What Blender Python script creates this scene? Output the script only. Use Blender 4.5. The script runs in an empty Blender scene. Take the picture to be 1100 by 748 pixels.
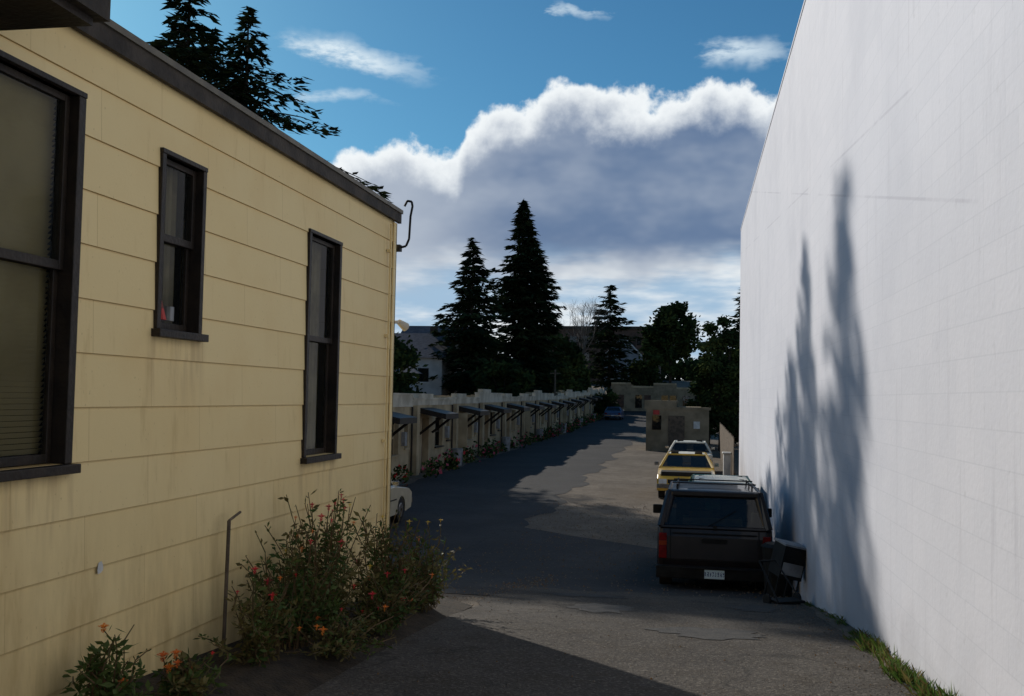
import bpy, math, random
from mathutils import Vector, Matrix
R = random.Random(7)
S = bpy.context.scene
S.view_settings.view_transform = 'Standard'
S.view_settings.look = 'None'
S.view_settings.exposure = 0

# ---------------------------------------------------------------- helpers
def lin(a, b, t): return a + (b - a) * t
GP = [(-900,1.35),(3,1.35),(6.8,1.13),(10.4,.80),(17,-.13),(21,-.2),(26,-.14),(40,-.02),(80,.25),(120,1.1),(150,4.2),(185,6.5),(2500,7)]
def g0(y):
    for (a, za), (b, zb) in zip(GP, GP[1:]):
        if y <= b:
            return lin(za, zb, (y - a) / (b - a)) if y >= a else GP[0][1]
    return GP[-1][1]
def gz(y):
    return sum(g0(y + k * .4) for k in range(-4, 5)) / 9

class MB:
    def __init__(s): s.v = []; s.f = []; s.m = []
    def face(s, pts, mi=0):
        n = len(s.v); s.v += [tuple(p) for p in pts]; s.f.append(tuple(range(n, n + len(pts)))); s.m.append(mi)
    def box(s, x0, x1, y0, y1, z0, z1, mi=0):
        n = len(s.v)
        s.v += [(x0,y0,z0),(x1,y0,z0),(x1,y1,z0),(x0,y1,z0),(x0,y0,z1),(x1,y0,z1),(x1,y1,z1),(x0,y1,z1)]
        for q in ((0,3,2,1),(4,5,6,7),(0,1,5,4),(1,2,6,5),(2,3,7,6),(3,0,4,7)):
            s.f.append(tuple(n + i for i in q)); s.m.append(mi)
    def tube(s, p, q, r0, r1=None, n=8, mi=0, cap=True):
        p = Vector(p); q = Vector(q); r1 = r0 if r1 is None else r1
        d = (q - p)
        if d.length < 1e-6: return
        d.normalize()
        a = d.orthogonal().normalized(); b = d.cross(a)
        k = len(s.v)
        for c, r in ((p, r0), (q, r1)):
            for i in range(n):
                t = 2 * math.pi * (i + .5) / n
                s.v.append(tuple(c + a * (r * math.cos(t)) + b * (r * math.sin(t))))
        for i in range(n):
            j = (i + 1) % n
            s.f.append((k + i, k + j, k + n + j, k + n + i)); s.m.append(mi)
        if cap:
            s.f.append(tuple(k + i for i in reversed(range(n)))); s.m.append(mi)
            s.f.append(tuple(k + n + i for i in range(n))); s.m.append(mi)
    def obj(s, name, mats, parent=None, smooth=False, bevel=0, world=True):
        me = bpy.data.meshes.new(name); me.from_pydata(s.v, [], s.f)
        for m in mats: me.materials.append(m)
        me.polygons.foreach_set('material_index', s.m)
        if smooth: me.polygons.foreach_set('use_smooth', [True] * len(s.f))
        me.update()
        ob = bpy.data.objects.new(name, me); S.collection.objects.link(ob)
        if parent:
            ob.parent = parent
            if world: ob.matrix_parent_inverse = Matrix.Translation(parent.location).inverted()
        if bevel:
            md = ob.modifiers.new('bevel', 'BEVEL'); md.width = bevel; md.segments = 2; md.limit_method = 'ANGLE'
        return ob
def empty(name, loc=(0, 0, 0), rot=(0, 0, 0)):
    e = bpy.data.objects.new(name, None); e.location = loc; e.rotation_euler = rot
    S.collection.objects.link(e); e.empty_display_size = .3
    return e

def nodes(name):
    m = bpy.data.materials.new(name); m.use_nodes = True
    nt = m.node_tree; b = nt.nodes['Principled BSDF']
    return m, nt, b
def mth(nt, op, a, b=None, c=None, clamp=False):
    n = nt.nodes.new('ShaderNodeMath'); n.operation = op; n.use_clamp = clamp
    for i, x in enumerate((a, b, c)):
        if x is None: continue
        if isinstance(x, (int, float)): n.inputs[i].default_value = x
        else: nt.links.new(x, n.inputs[i])
    return n.outputs[0]
def mixc(nt, f, a, b, mode='MIX'):
    n = nt.nodes.new('ShaderNodeMix'); n.data_type = 'RGBA'; n.blend_type = mode
    for k, x in ((0, f), (6, a), (7, b)):
        if isinstance(x, (int, float)): n.inputs[k].default_value = x
        elif isinstance(x, tuple): n.inputs[k].default_value = (*x, 1) if len(x) == 3 else x
        else: nt.links.new(x, n.inputs[k])
    return n.outputs[2]
def ramp(nt, x, lo, hi, smooth=True, a=0., b=1.):
    n = nt.nodes.new('ShaderNodeMapRange'); n.interpolation_type = 'SMOOTHSTEP' if smooth else 'LINEAR'
    n.inputs[1].default_value = lo; n.inputs[2].default_value = hi; n.inputs[3].default_value = a; n.inputs[4].default_value = b
    nt.links.new(x, n.inputs[0]); return n.outputs[0]
def noi(nt, vec, scale, detail=3, rough=.55, stretch=None):
    if stretch:
        vm = nt.nodes.new('ShaderNodeVectorMath'); vm.operation = 'MULTIPLY'
        nt.links.new(vec, vm.inputs[0]); vm.inputs[1].default_value = stretch; vec = vm.outputs[0]
    n = nt.nodes.new('ShaderNodeTexNoise'); n.inputs['Scale'].default_value = scale
    n.inputs['Detail'].default_value = detail; n.inputs['Roughness'].default_value = rough
    nt.links.new(vec, n.inputs['Vector']); return n.outputs[0]
def bump(nt, b, h, st, dist=.02):
    n = nt.nodes.new('ShaderNodeBump'); n.inputs['Strength'].default_value = st; n.inputs['Distance'].default_value = dist
    nt.links.new(h, n.inputs['Height']); nt.links.new(n.outputs[0], b.inputs['Normal'])
def mat(name, c1, c2=None, rough=.8, scale=4, bst=0, metal=0, spec=.3, lo=.35, hi=.65, coat=0):
    m, nt, b = nodes(name)
    c2 = c2 or tuple(x * .7 for x in c1)
    tc = nt.nodes.new('ShaderNodeTexCoord').outputs['Object']
    n = noi(nt, tc, scale)
    col = mixc(nt, ramp(nt, n, lo, hi), c1, c2)
    nt.links.new(col, b.inputs['Base Color'])
    b.inputs['Roughness'].default_value = rough; b.inputs['Metallic'].default_value = metal
    b.inputs['Specular IOR Level'].default_value = spec; b.inputs['Coat Weight'].default_value = coat
    if bst: bump(nt, b, noi(nt, tc, scale * 6, 1), bst)
    return m
def leafmat(name, c1, c2, tr=.25, scale=1.2):
    m, nt, b = nodes(name)
    tc = nt.nodes.new('ShaderNodeTexCoord').outputs['Object']
    n = noi(nt, tc, scale, 1)
    col = mixc(nt, ramp(nt, n, .35, .65), c1, c2)
    if tr == 0:
        df = nt.nodes.new('ShaderNodeBsdfDiffuse'); nt.links.new(col, df.inputs[0])
        nt.links.new(df.outputs[0], nt.nodes['Material Output'].inputs[0]); nt.nodes.remove(b)
        return m
    nt.links.new(col, b.inputs['Base Color']); b.inputs['Roughness'].default_value = .65
    b.inputs['Specular IOR Level'].default_value = .25
    t = nt.nodes.new('ShaderNodeBsdfTranslucent'); nt.links.new(col, t.inputs[0])
    mx = nt.nodes.new('ShaderNodeMixShader'); mx.inputs[0].default_value = tr
    nt.links.new(b.outputs[0], mx.inputs[1]); nt.links.new(t.outputs[0], mx.inputs[2])
    nt.links.new(mx.outputs[0], nt.nodes['Material Output'].inputs[0])
    return m

# ---------------------------------------------------------------- materials
def yellow_siding():
    m, nt, b = nodes('painted_yellow_siding')
    tc = nt.nodes.new('ShaderNodeTexCoord').outputs['Object']
    sp = nt.nodes.new('ShaderNodeSeparateXYZ'); nt.links.new(tc, sp.inputs[0])
    cb = nt.nodes.new('ShaderNodeCombineXYZ'); nt.links.new(sp.outputs[1], cb.inputs[0]); nt.links.new(sp.outputs[2], cb.inputs[1])
    br = nt.nodes.new('ShaderNodeTexBrick'); nt.links.new(cb.outputs[0], br.inputs['Vector'])
    br.inputs['Scale'].default_value = 1; br.inputs['Brick Width'].default_value = 1.22; br.inputs['Row Height'].default_value = .29
    br.inputs['Mortar Size'].default_value = .0016; br.inputs['Mortar Smooth'].default_value = .4
    br.offset = .5; br.inputs['Color1'].default_value = (.90,.71,.36,1); br.inputs['Color2'].default_value = (.88,.685,.335,1)
    br.inputs['Mortar'].default_value = (.50,.33,.13,1)
    n1 = noi(nt, tc, .9, 4, .6); n2 = noi(nt, tc, 3.0, 4, .65, (1, 2.5, .5)); n3 = noi(nt, tc, 40, 2)
    c = mixc(nt, ramp(nt, n1, .42, .72, True, 0, .6), br.outputs['Color'], (.82,.60,.27))
    c = mixc(nt, ramp(nt, n2, .56, .74, True, 0, .4), c, (.64,.45,.18))
    c = mixc(nt, ramp(nt, n3, .68, .76, True, 0, .35), c, (.45,.32,.14))
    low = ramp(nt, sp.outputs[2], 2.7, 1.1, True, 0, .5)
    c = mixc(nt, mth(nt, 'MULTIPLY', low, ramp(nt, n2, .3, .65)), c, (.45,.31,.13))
    n4 = noi(nt, tc, 9, 3, .6, (1, 1, .12))
    st = None
    for y0, y1, zt in ((3.5, 4.8, 2.6), (5.45, 6.1, 3.35), (7.82, 8.68, 2.45)):
        q = mth(nt, 'MULTIPLY', ramp(nt, sp.outputs[1], y0 - .08, y0 + .08), ramp(nt, sp.outputs[1], y1 + .08, y1 - .08))
        q = mth(nt, 'MULTIPLY', q, mth(nt, 'MULTIPLY', ramp(nt, sp.outputs[2], zt - .6, zt - .05), mth(nt, 'LESS_THAN', sp.outputs[2], zt)))
        st = q if st is None else mth(nt, 'ADD', st, q)
    c = mixc(nt, mth(nt, 'MULTIPLY', st, ramp(nt, n4, .42, .66, True, 0, .45)), c, (.45,.30,.14))
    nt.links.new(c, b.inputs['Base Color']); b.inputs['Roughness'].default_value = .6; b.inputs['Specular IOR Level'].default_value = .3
    h = mth(nt, 'ADD', mth(nt, 'MULTIPLY', noi(nt, tc, 1.6, 1), 2.0), mth(nt, 'MULTIPLY', noi(nt, tc, 45, 1), .16))
    bump(nt, b, h, .35, .012)
    return m
def white_wall_mat():
    m, nt, b = nodes('painted_white_masonry')
    tc = nt.nodes.new('ShaderNodeTexCoord').outputs['Object']
    sp = nt.nodes.new('ShaderNodeSeparateXYZ'); nt.links.new(tc, sp.inputs[0])
    cb = nt.nodes.new('ShaderNodeCombineXYZ'); nt.links.new(sp.outputs[1], cb.inputs[0]); nt.links.new(sp.outputs[2], cb.inputs[1])
    br = nt.nodes.new('ShaderNodeTexBrick'); nt.links.new(cb.outputs[0], br.inputs['Vector'])
    br.inputs['Scale'].default_value = 1; br.inputs['Brick Width'].default_value = .41; br.inputs['Row Height'].default_value = .205
    br.inputs['Mortar Size'].default_value = .007; br.inputs['Mortar Smooth'].default_value = .8
    br.inputs['Color1'].default_value = (.655,.67,.735,1); br.inputs['Color2'].default_value = (.63,.648,.715,1); br.inputs['Mortar'].default_value = (.585,.605,.67,1)
    n1 = noi(nt, tc, .5, 5, .62); n2 = noi(nt, tc, 2.5, 4, .65, (1, 3.0, .22)); n3 = noi(nt, tc, 14, 2, .6, (1, 1, .5))
    c = mixc(nt, ramp(nt, n1, .42, .72, True, 0, .65), br.outputs['Color'], (.54,.56,.63))
    c = mixc(nt, ramp(nt, n2, .55, .78, True, 0, .5), c, (.47,.48,.54))
    c = mixc(nt, ramp(nt, n3, .66, .78, True, 0, .3), c, (.42,.43,.47))
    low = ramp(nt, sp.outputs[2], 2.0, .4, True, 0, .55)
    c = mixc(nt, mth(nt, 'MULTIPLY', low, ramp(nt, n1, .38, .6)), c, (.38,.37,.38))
    # faint long patched seams
    for sl, of in ((.21, 2.9), (.10, 4.6)):
        ln = mth(nt, 'ABSOLUTE', mth(nt, 'SUBTRACT', sp.outputs[2], mth(nt, 'ADD', mth(nt, 'MULTIPLY', sp.outputs[1], sl), of)))
        c = mixc(nt, mth(nt, 'MULTIPLY', ramp(nt, ln, .02, .004, True, 0, .5), ramp(nt, n1, .4, .55)), c, (.42,.43,.5))
    nt.links.new(c, b.inputs['Base Color']); b.inputs['Roughness'].default_value = .75; b.inputs['Specular IOR Level'].default_value = .2
    h = mth(nt, 'ADD', mth(nt, 'MULTIPLY', noi(nt, tc, 1.2, 1), 1.2), mth(nt, 'MULTIPLY', noi(nt, tc, 22, 2), .45))
    bump(nt, b, h, .35, .012)
    return m
def ground_mat(name, ca, cb_, cs, sp=.5, bs=.6, dirt=(.16,.12,.085), crack=.5):
    m, nt, b = nodes(name)
    tc = nt.nodes.new('ShaderNodeTexCoord').outputs['Object']
    n1 = noi(nt, tc, .35, 4, .65); n2 = noi(nt, tc, 2.2, 4, .7); n3 = noi(nt, tc, 34, 3, .8)
    vo = nt.nodes.new('ShaderNodeTexVoronoi'); vo.inputs['Scale'].default_value = 60; nt.links.new(tc, vo.inputs['Vector'])
    c = mixc(nt, ramp(nt, n1, .35, .68), ca, cb_)
    c = mixc(nt, ramp(nt, n2, .46, .66, True, 0, .75), c, dirt)
    c = mixc(nt, ramp(nt, n3, .54, .70, True, 0, sp), c, cs)
    c = mixc(nt, ramp(nt, n3, .46, .32, True, 0, .6), c, tuple(x * .35 for x in ca))
    sep = nt.nodes.new('ShaderNodeSeparateColor'); nt.links.new(vo.outputs['Color'], sep.inputs[0])
    c = mixc(nt, ramp(nt, sep.outputs[0], .82, .97, True, 0, sp), c, cs)
    if crack:
        v2 = nt.nodes.new('ShaderNodeTexVoronoi'); v2.feature = 'DISTANCE_TO_EDGE'; v2.inputs['Scale'].default_value = .35
        vm = nt.nodes.new('ShaderNodeVectorMath'); vm.operation = 'ADD'; nt.links.new(tc, vm.inputs[0])
        nn = nt.nodes.new('ShaderNodeTexNoise'); nn.inputs['Scale'].default_value = 1.5; nt.links.new(tc, nn.inputs['Vector']); nt.links.new(nn.outputs[1], vm.inputs[1])
        nt.links.new(vm.outputs[0], v2.inputs['Vector'])
        c = mixc(nt, ramp(nt, v2.outputs['Distance'], .008, .0, True, 0, crack), c, (.02,.02,.018))
    nt.links.new(c, b.inputs['Base Color']); b.inputs['Roughness'].default_value = .9; b.inputs['Specular IOR Level'].default_value = .15
    h = mth(nt, 'ADD', noi(nt, tc, 34, 2, .8), mth(nt, 'MULTIPLY', noi(nt, tc, 2.2, 2), 1.6))
    bump(nt, b, h, bs, .022)
    return m
def glass(name, tint=(.02,.022,.02), alpha=.55, rough=.04):
    m, nt, b = nodes(name)
    b.inputs['Base Color'].default_value = (*tint, 1); b.inputs['Roughness'].default_value = rough
    b.inputs['Specular IOR Level'].default_value = .6
    tc = nt.nodes.new('ShaderNodeTexCoord').outputs['Object']
    bump(nt, b, noi(nt, tc, 2.5, 1), .12, .02)
    t = nt.nodes.new('ShaderNodeBsdfTransparent'); t.inputs[0].default_value = (.85,.86,.8,1)
    mx = nt.nodes.new('ShaderNodeMixShader'); mx.inputs[0].default_value = alpha
    nt.links.new(b.outputs[0], mx.inputs[1]); nt.links.new(t.outputs[0], mx.inputs[2])
    nt.links.new(mx.outputs[0], nt.nodes['Material Output'].inputs[0])
    return m
M_yel = yellow_siding(); M_wht = white_wall_mat()
M_gravel = ground_mat('gravel_dirt', (.13,.105,.08), (.20,.165,.125), (.30,.26,.20), .5, .8, (.10,.078,.055), 0)
M_asph = ground_mat('old_asphalt', (.042,.041,.042), (.062,.06,.058), (.13,.12,.11), .3, .5, (.052,.048,.042))
M_apron = ground_mat('worn_asphalt_apron', (.060,.053,.046), (.095,.084,.072), (.20,.18,.15), .5, .9, (.058,.048,.037))
M_brown = mat('dark_brown_trim', (.016,.012,.009), (.03,.021,.014), .5, 6, .2)
M_fascia = mat('weathered_fascia', (.030,.024,.018), (.06,.048,.036), .7, 5, .3)
M_tan = mat('drip_edge', (.16,.14,.10), (.11,.095,.07), .5, 5)
M_glass = glass('window_glass', alpha=.68)
M_car_glass = glass('car_glass', (.01,.012,.012), .25, .03)
M_dark = mat('dark_interior', (.012,.011,.01), (.02,.018,.015), .9)
M_blind = mat('blind_slats', (.75,.64,.36), (.62,.52,.28), .6, 2)
M_curtain = mat('curtain', (.36,.31,.2), (.2,.17,.11), .9, 3)
M_soil = mat('soil', (.06,.045,.03), (.035,.028,.02), .95, 8, .8)
M_roofing = mat('tar_roofing', (.06,.058,.055), (.1,.095,.09), .9, 3, .3)
M_cream = mat('cream_stucco', (.50,.40,.25), (.34,.265,.16), .85, 1.1, .25)
M_cream2 = mat('pale_parapet', (.64,.58,.46), (.42,.37,.28), .85, 1.3, .25)
M_beige = mat('beige_block', (.30,.24,.155), (.20,.16,.10), .85, 1.4, .3)
M_door = mat('door_paint', (.10,.05,.03), (.06,.035,.025), .5)
M_doorg = mat('door_paint_green', (.05,.09,.07), (.03,.06,.045), .5)
M_wood = mat('grey_wood', (.16,.12,.085), (.09,.07,.05), .85, 6, .4)
M_bark = mat('bark', (.06,.045,.033), (.03,.024,.018), .95, 5)
M_barkg = mat('pale_bark', (.16,.14,.115), (.1,.085,.07), .9, 5)
M_needle = leafmat('conifer_needles', (.013,.026,.014), (.032,.05,.022), 0, .6)
M_needle2 = leafmat('conifer_needles_light', (.026,.042,.018), (.055,.07,.028), 0, .8)
M_leaf = leafmat('broad_leaves', (.028,.045,.015), (.065,.08,.025), 0, .8)
M_leaf2 = leafmat('broad_leaves_dark', (.016,.028,.012), (.034,.05,.018), 0, .8)
M_bush = leafmat('garden_leaves', (.045,.085,.02), (.10,.14,.035), .3, 3)
M_bush2 = leafmat('garden_leaves_dry', (.11,.09,.03), (.17,.14,.045), .3, 3)
M_stem = mat('plant_stems', (.09,.08,.03), (.14,.08,.04), .8)
M_red = mat('red_petals', (.60,.02,.02), (.45,.01,.03), .5, 9)
M_or = mat('orange_petals', (.75,.22,.02), (.6,.12,.02), .5, 9)
M_yl = mat('yellow_petals', (.75,.55,.04), (.65,.4,.03), .5, 9)
M_tire = mat('tyre_rubber', (.012,.012,.012), (.022,.021,.02), .85, 9)
M_rim = mat('steel_rim', (.25,.25,.26), (.15,.15,.15), .35, 9, metal=.7)
M_black = mat('black_plastic', (.008,.008,.008), (.015,.015,.014), .6, 8, spec=.2)
M_suv = mat('dark_vehicle_paint', (.008,.005,.005), (.014,.009,.008), .35, 3, coat=.3, spec=.35)
M_yelcar = mat('yellow_vehicle_paint', (.66,.42,.07), (.55,.34,.06), .3, 3, coat=.5)
M_green = mat('green_vehicle_paint', (.03,.12,.075), (.025,.09,.06), .3, 3, coat=.5)
M_creamcar = mat('cream_vehicle_paint', (.58,.52,.38), (.5,.45,.33), .3, 3, coat=.5)
M_bluecar = mat('blue_vehicle_paint', (.05,.09,.2), (.035,.07,.15), .3, 3, coat=.5)
M_whiteroof = mat('white_vinyl_roof', (.7,.68,.58), (.6,.58,.5), .5, 3)
M_chrome = mat('chrome', (.6,.6,.6), (.45,.45,.45), .15, 9, metal=1)
M_tail = mat('tail_lamp_red', (.20,.008,.008), (.13,.008,.008), .2, 9)
M_amber = mat('lamp_amber', (.26,.04,.01), (.2,.03,.01), .2, 9)
M_lampw = mat('lamp_clear', (.6,.62,.62), (.5,.5,.5), .15, 9)
M_metalg = mat('grey_metal', (.32,.33,.34), (.22,.22,.22), .5, 6, metal=.3)
M_paintw = mat('white_paint', (.7,.7,.66), (.55,.55,.52), .6, 5)
M_shing = mat('grey_shingles', (.12,.12,.14), (.08,.08,.095), .9, 3, .4)
M_brownb = mat('brown_brick', (.10,.065,.05), (.07,.048,.036), .9, 2)
M_signred = mat('sign_red', (.5,.05,.04), (.42,.04,.035), .5)

def plate_mat():
    m, nt, b = nodes('licence_plate')
    tc = nt.nodes.new('ShaderNodeTexCoord').outputs['Object']
    br = nt.nodes.new('ShaderNodeTexBrick'); 
    sp = nt.nodes.new('ShaderNodeSeparateXYZ'); nt.links.new(tc, sp.inputs[0])
    cb = nt.nodes.new('ShaderNodeCombineXYZ'); nt.links.new(sp.outputs[0], cb.inputs[0]); nt.links.new(sp.outputs[2], cb.inputs[1])
    nt.links.new(cb.outputs[0], br.inputs['Vector']); br.inputs['Scale'].default_value = 1
    br.inputs['Brick Width'].default_value = .04; br.inputs['Row Height'].default_value = .3; br.inputs['Mortar Size'].default_value = .008
    n = noi(nt, tc, 60, 1)
    inz = mth(nt, 'MULTIPLY', mth(nt, 'GREATER_THAN', sp.outputs[2], .365), mth(nt, 'LESS_THAN', sp.outputs[2], .435))
    f = mth(nt, 'MULTIPLY', mth(nt, 'MULTIPLY', ramp(nt, n, .47, .5), mth(nt, 'SUBTRACT', 1, br.outputs['Fac'])), inz)
    nt.links.new(mixc(nt, f, (.62,.76,.80), (.03,.06,.2)), b.inputs['Base Color']); b.inputs['Roughness'].default_value = .4
    return m
M_plate = plate_mat()

# ---------------------------------------------------------------- ground and road
ys = [-900,-300,-100,-40,-15,-6,-2] + [i * .5 for i in range(0, 100)] + [50 + i * 2.5 for i in range(0, 61)] + [220,300,500,900,1500,2500]
def sheet(name, mt, rows, off):
    mb = MB(); nx = len(rows[0][1])
    for y, xs in rows:
        for x in xs: mb.v.append((x, y, gz(y) + off))
    for j in range(len(rows) - 1):
        for i in range(nx - 1):
            a = j * nx + i
            mb.f.append((a, a + 1, a + nx + 1, a + nx)); mb.m.append(0)
    return mb.obj(name, [mt], smooth=True)
sheet('ground', M_gravel, [(y, [-1500,-200,-60,-20,-10,-5,0,5,20,60,200,1500]) for y in ys], 0)
def wob(y, k): return .22 * math.sin(y * .9 + k) + .13 * math.sin(y * 2.3 + k * 2) + .07 * math.sin(y * 5.1 + k)
rows = []
for y in [y for y in ys if 12 <= y <= 190]:
    xr = -3.9 + wob(y, 1)
    if y < 24: xr = lin(1.3, xr, max(0, min(1, (y - 20.5) / 3.5)) ** .8)
    rows.append((y, [-9.7 + wob(y, 3) * .4, -7, min(-4.4, xr - .1), xr]))
sheet('road', M_asph, rows, .008)
# driveway apron, with a ragged far edge
mb = MB(); nx = 28
yrow = [y for y in ys if -40 <= y <= 14]
jag = [R.uniform(-.25, .25) + .5 * math.sin(i * .7) for i in range(nx)]
for j, y in enumerate(yrow + [14.4]):
    for i in range(nx):
        x = lin(-2.35 + wob(y, 5) * .4, 1.42 + wob(y, 8) * .2, i / (nx - 1)); yy = y
        if y > 13.9: yy = y + .35 * jag[i] if y > 14.2 else y - .25
        mb.v.append((x, yy, gz(yy) + (.012 if y < 14.2 else .013)))
for j in range(len(yrow)):
    for i in range(nx - 1):
        a = j * nx + i; mb.f.append((a, a + 1, a + nx + 1, a + nx)); mb.m.append(0)
mb.obj('driveway', [M_apron], smooth=True)
M_patch = mat('patch_concrete', (.12,.108,.092), (.075,.068,.06), .9, 6, .6)
M_patchd = mat('patch_tar', (.035,.034,.033), (.055,.052,.048), .9, 8, .5)
mb = MB()
for cx, cy, rx, ry, mi in ((-.95, 11.0, .34, .55, 0), (.2, 9.2, .5, .35, 1), (-1.3, 13.0, .55, .35, 1), (.75, 12.2, .3, .7, 1)):
    pts = []
    for i in range(26):
        t = 2 * math.pi * i / 26; r = 1 + R.uniform(-.28, .28)
        x = cx + rx * r * math.cos(t); y = cy + ry * r * math.sin(t); pts.append((x, y))
    for i in range(26):
        a, b = pts[i], pts[(i + 1) % 26]
        mb.face([(cx, cy, gz(cy) + .0165), (a[0], a[1], gz(a[1]) + .0165), (b[0], b[1], gz(b[1]) + .0165)], mi)
mb.obj('driveway_patch', [M_patch, M_patchd])
mb = MB()
for _ in range(4600):
    y = R.uniform(4.5, 30); x = R.choice([R.gauss(1.35, .16), R.uniform(-4, 1.4), R.gauss(-2.45, .2)]) if y < 17 else R.uniform(-4.2, 1.4)
    s = R.uniform(.004, .014) * (1 + (y > 14) * .8); z = gz(y) + .012
    if x > 1.58: continue
    p = [(x + s * R.uniform(.6, 1) * math.cos(a), y + s * R.uniform(.6, 1) * math.sin(a), z) for a in (0, 1.5, 3, 4.6)]
    top = (x, y, z + s * .9)
    for i in range(4): mb.face([p[i], p[(i + 1) % 4], top], 0 if R.random() < .8 else 1)
mb.obj('loose_gravel', [mat('pebbles', (.18,.155,.13), (.10,.088,.07), .9, 20), mat('dead_leaves', (.20,.10,.03), (.12,.07,.025), .9, 20)])

# ---------------------------------------------------------------- walls with openings (plane facing +X)
def wall_x(mb, X, Y0, Y1, Z0, Z1, ops, mi=0, depth=.1, sgn=1, lap=None):
    yc = sorted({Y0, Y1, *[o[0] for o in ops], *[o[1] for o in ops]})
    zc = {Z0, Z1, *[o[2] for o in ops], *[o[3] for o in ops]}
    if lap:
        k = math.ceil(Z0 / lap)
        while k * lap < Z1: zc.add(k * lap); k += 1
    zc = sorted(zc)
    def off(z, up):
        if not lap: return 0
        c = math.floor((z + (1e-5 if up else -1e-5)) / lap) * lap
        return .011 * (1 - (z - c) / lap)
    for a, b in zip(zc, zc[1:]):
        if b - a < 1e-6: continue
        for c, d in zip(yc, yc[1:]):
            ym, zm = (c + d) / 2, (a + b) / 2
            if any(o[0] < ym < o[1] and o[2] < zm < o[3] for o in ops): continue
            x0 = X + sgn * off(a, True); x1 = X + sgn * off(b, False)
            mb.face([(x0, c, a), (x0, d, a), (x1, d, b), (x1, c, b)], mi)
            if lap and abs(a / lap - round(a / lap)) < 1e-4:
                mb.face([(X, c, a), (X, d, a), (x0, d, a), (x0, c, a)], mi)
    for o in ops:
        y0, y1, z0, z1 = o[:4]; e = X - sgn * depth
        mb.face([(X, y0, z0), (X, y0, z1), (e, y0, z1), (e, y0, z0)], mi)
        mb.face([(X, y1, z0), (X, y1, z1), (e, y1, z1), (e, y1, z0)], mi)
        mb.face([(X, y0, z0), (X, y1, z0), (e, y1, z0), (e, y0, z0)], mi)
        mb.face([(X, y0, z1), (X, y1, z1), (e, y1, z1), (e, y0, z1)], mi)

# ---------------------------------------------------------------- yellow building
YX = -3.2
yb = empty('yellow_building', (-7, 3, 1.2))
wins = [(3.55, 4.70, 2.61, 4.53), (5.50, 6.04, 3.37, 4.44), (7.87, 8.63, 2.46, 4.35)]
mb = MB()
wall_x(mb, YX, -8, 10.3, .3, 4.9, wins, 0, .1, 1, .29)
mb.face([(YX, 10.3, .3), (-14, 10.3, .3), (-14, 10.3, 4.9), (YX, 10.3, 4.9)])
mb.face([(YX, -8, .3), (-14, -8, .3), (-14, -8, 4.9), (YX, -8, 4.9)])
mb.face([(-14, -8, .3), (-14, 10.3, .3), (-14, 10.3, 4.9), (-14, -8, 4.9)])
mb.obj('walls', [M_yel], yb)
mb = MB()
mb.box(-14.1, YX + .02, -8.1, 10.36, 4.905, 4.99, 0)
mb.box(YX + .02, YX + .055, -8.1, 10.38, 4.86, 4.995, 1)
mb.box(YX + .055, YX + .07, -8.1, 10.39, 4.965, 5.005, 2)
mb.box(YX - .02, YX + .055, -8.1, 10.39, 4.996, 5.01, 2)
mb.obj('roof', [M_roofing, M_fascia, M_tan], yb)
mb = MB()
mb.box(YX + .08, -2.55, 1.6, 3.93, 4.62, 4.98, 0)
mb.box(YX + .09, -2.6, 1.65, 3.88, 4.585, 4.62, 1)
mb.obj('canopy', [M_fascia, M_brown], yb)
mb = MB()
mb.box(YX + .014, YX + .026, 10.22, 10.32, .6, 4.85, 0); mb.box(YX - .1, YX + .026, 10.3, 10.318, .6, 4.85, 0)
mb.obj('corner_board', [M_yel], yb)
for i, (y0, y1, z0, z1) in enumerate(wins):
    mb = MB(); f = (.05, .035, .04)[i]; X = YX
    mb.box(X - .1, X + .028, y0 - .01, y0 + f, z0, z1, 0); mb.box(X - .1, X + .028, y1 - f, y1 + .01, z0, z1, 0)
    mb.box(X - .1, X + .032, y0 - .012, y1 + .012, z1, z1 + .03, 0)
    mb.box(X - .1, X + .065, y0 - .035, y1 + .035, z0 - .05, z0 - .002, 0)
    zm = lin(z0, z1, .53)
    a, b = y0 + f + .003, y1 - f - .003; t = .038
    for (p, q, xx) in ((z0 + .002, zm + .02, -.055), (zm - .018, z1 - .002, -.025)):
        mb.box(X + xx - .03, X + xx, a, a + t, p, q, 0); mb.box(X + xx - .03, X + xx, b - t, b, p, q, 0)
        mb.box(X + xx - .029, X + xx - .001, a + t, b - t, p, p + t * 1.3, 0); mb.box(X + xx - .029, X + xx - .001, a + t, b - t, q - t, q, 0)
    mb.obj('window_frame_%d' % (i + 1), [M_brown], yb, bevel=.004)
    mb = MB()
    mb.face([(X - .07, a + t, z0), (X - .07, b - t, z0), (X - .07, b - t, zm), (X - .07, a + t, zm)])
    mb.face([(X - .04, a + t, zm), (X - .04, b - t, zm), (X - .04, b - t, z1), (X - .04, a + t, z1)])
    mb.obj('window_glass_%d' % (i + 1), [M_glass], yb)
    mb = MB()
    if i == 0:
        z = z0 + .05
        while z < z1 - .02:
            mb.face([(X - .13, a, z), (X - .13, b, z), (X - .105, b, z + .028), (X - .105, a, z + .028)], 0); z += .0285
    else:
        n = 26
        for k in range(n):
            p, q = lin(a, b, k / n), lin(a, b, (k + 1) / n)
            x0, x1 = X - .16 + .02 * math.sin(k * 1.9), X - .16 + .02 * math.sin((k + 1) * 1.9)
            if .38 < k / n < .62 and i == 1: continue
            mb.face([(x0, p, z0), (x1, q, z0), (x1, q, z1), (x0, p, z1)], 1)
    mb.obj('blind_%d' % (i + 1), [M_blind, M_curtain], yb)
    mb = MB()
    mb.box(X - .7, X - .3, y0 - .3, y1 + .3, z0 - .3, z1 + .3, 0); mb.obj('room_interior_%d' % (i + 1), [M_dark], yb)
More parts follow.
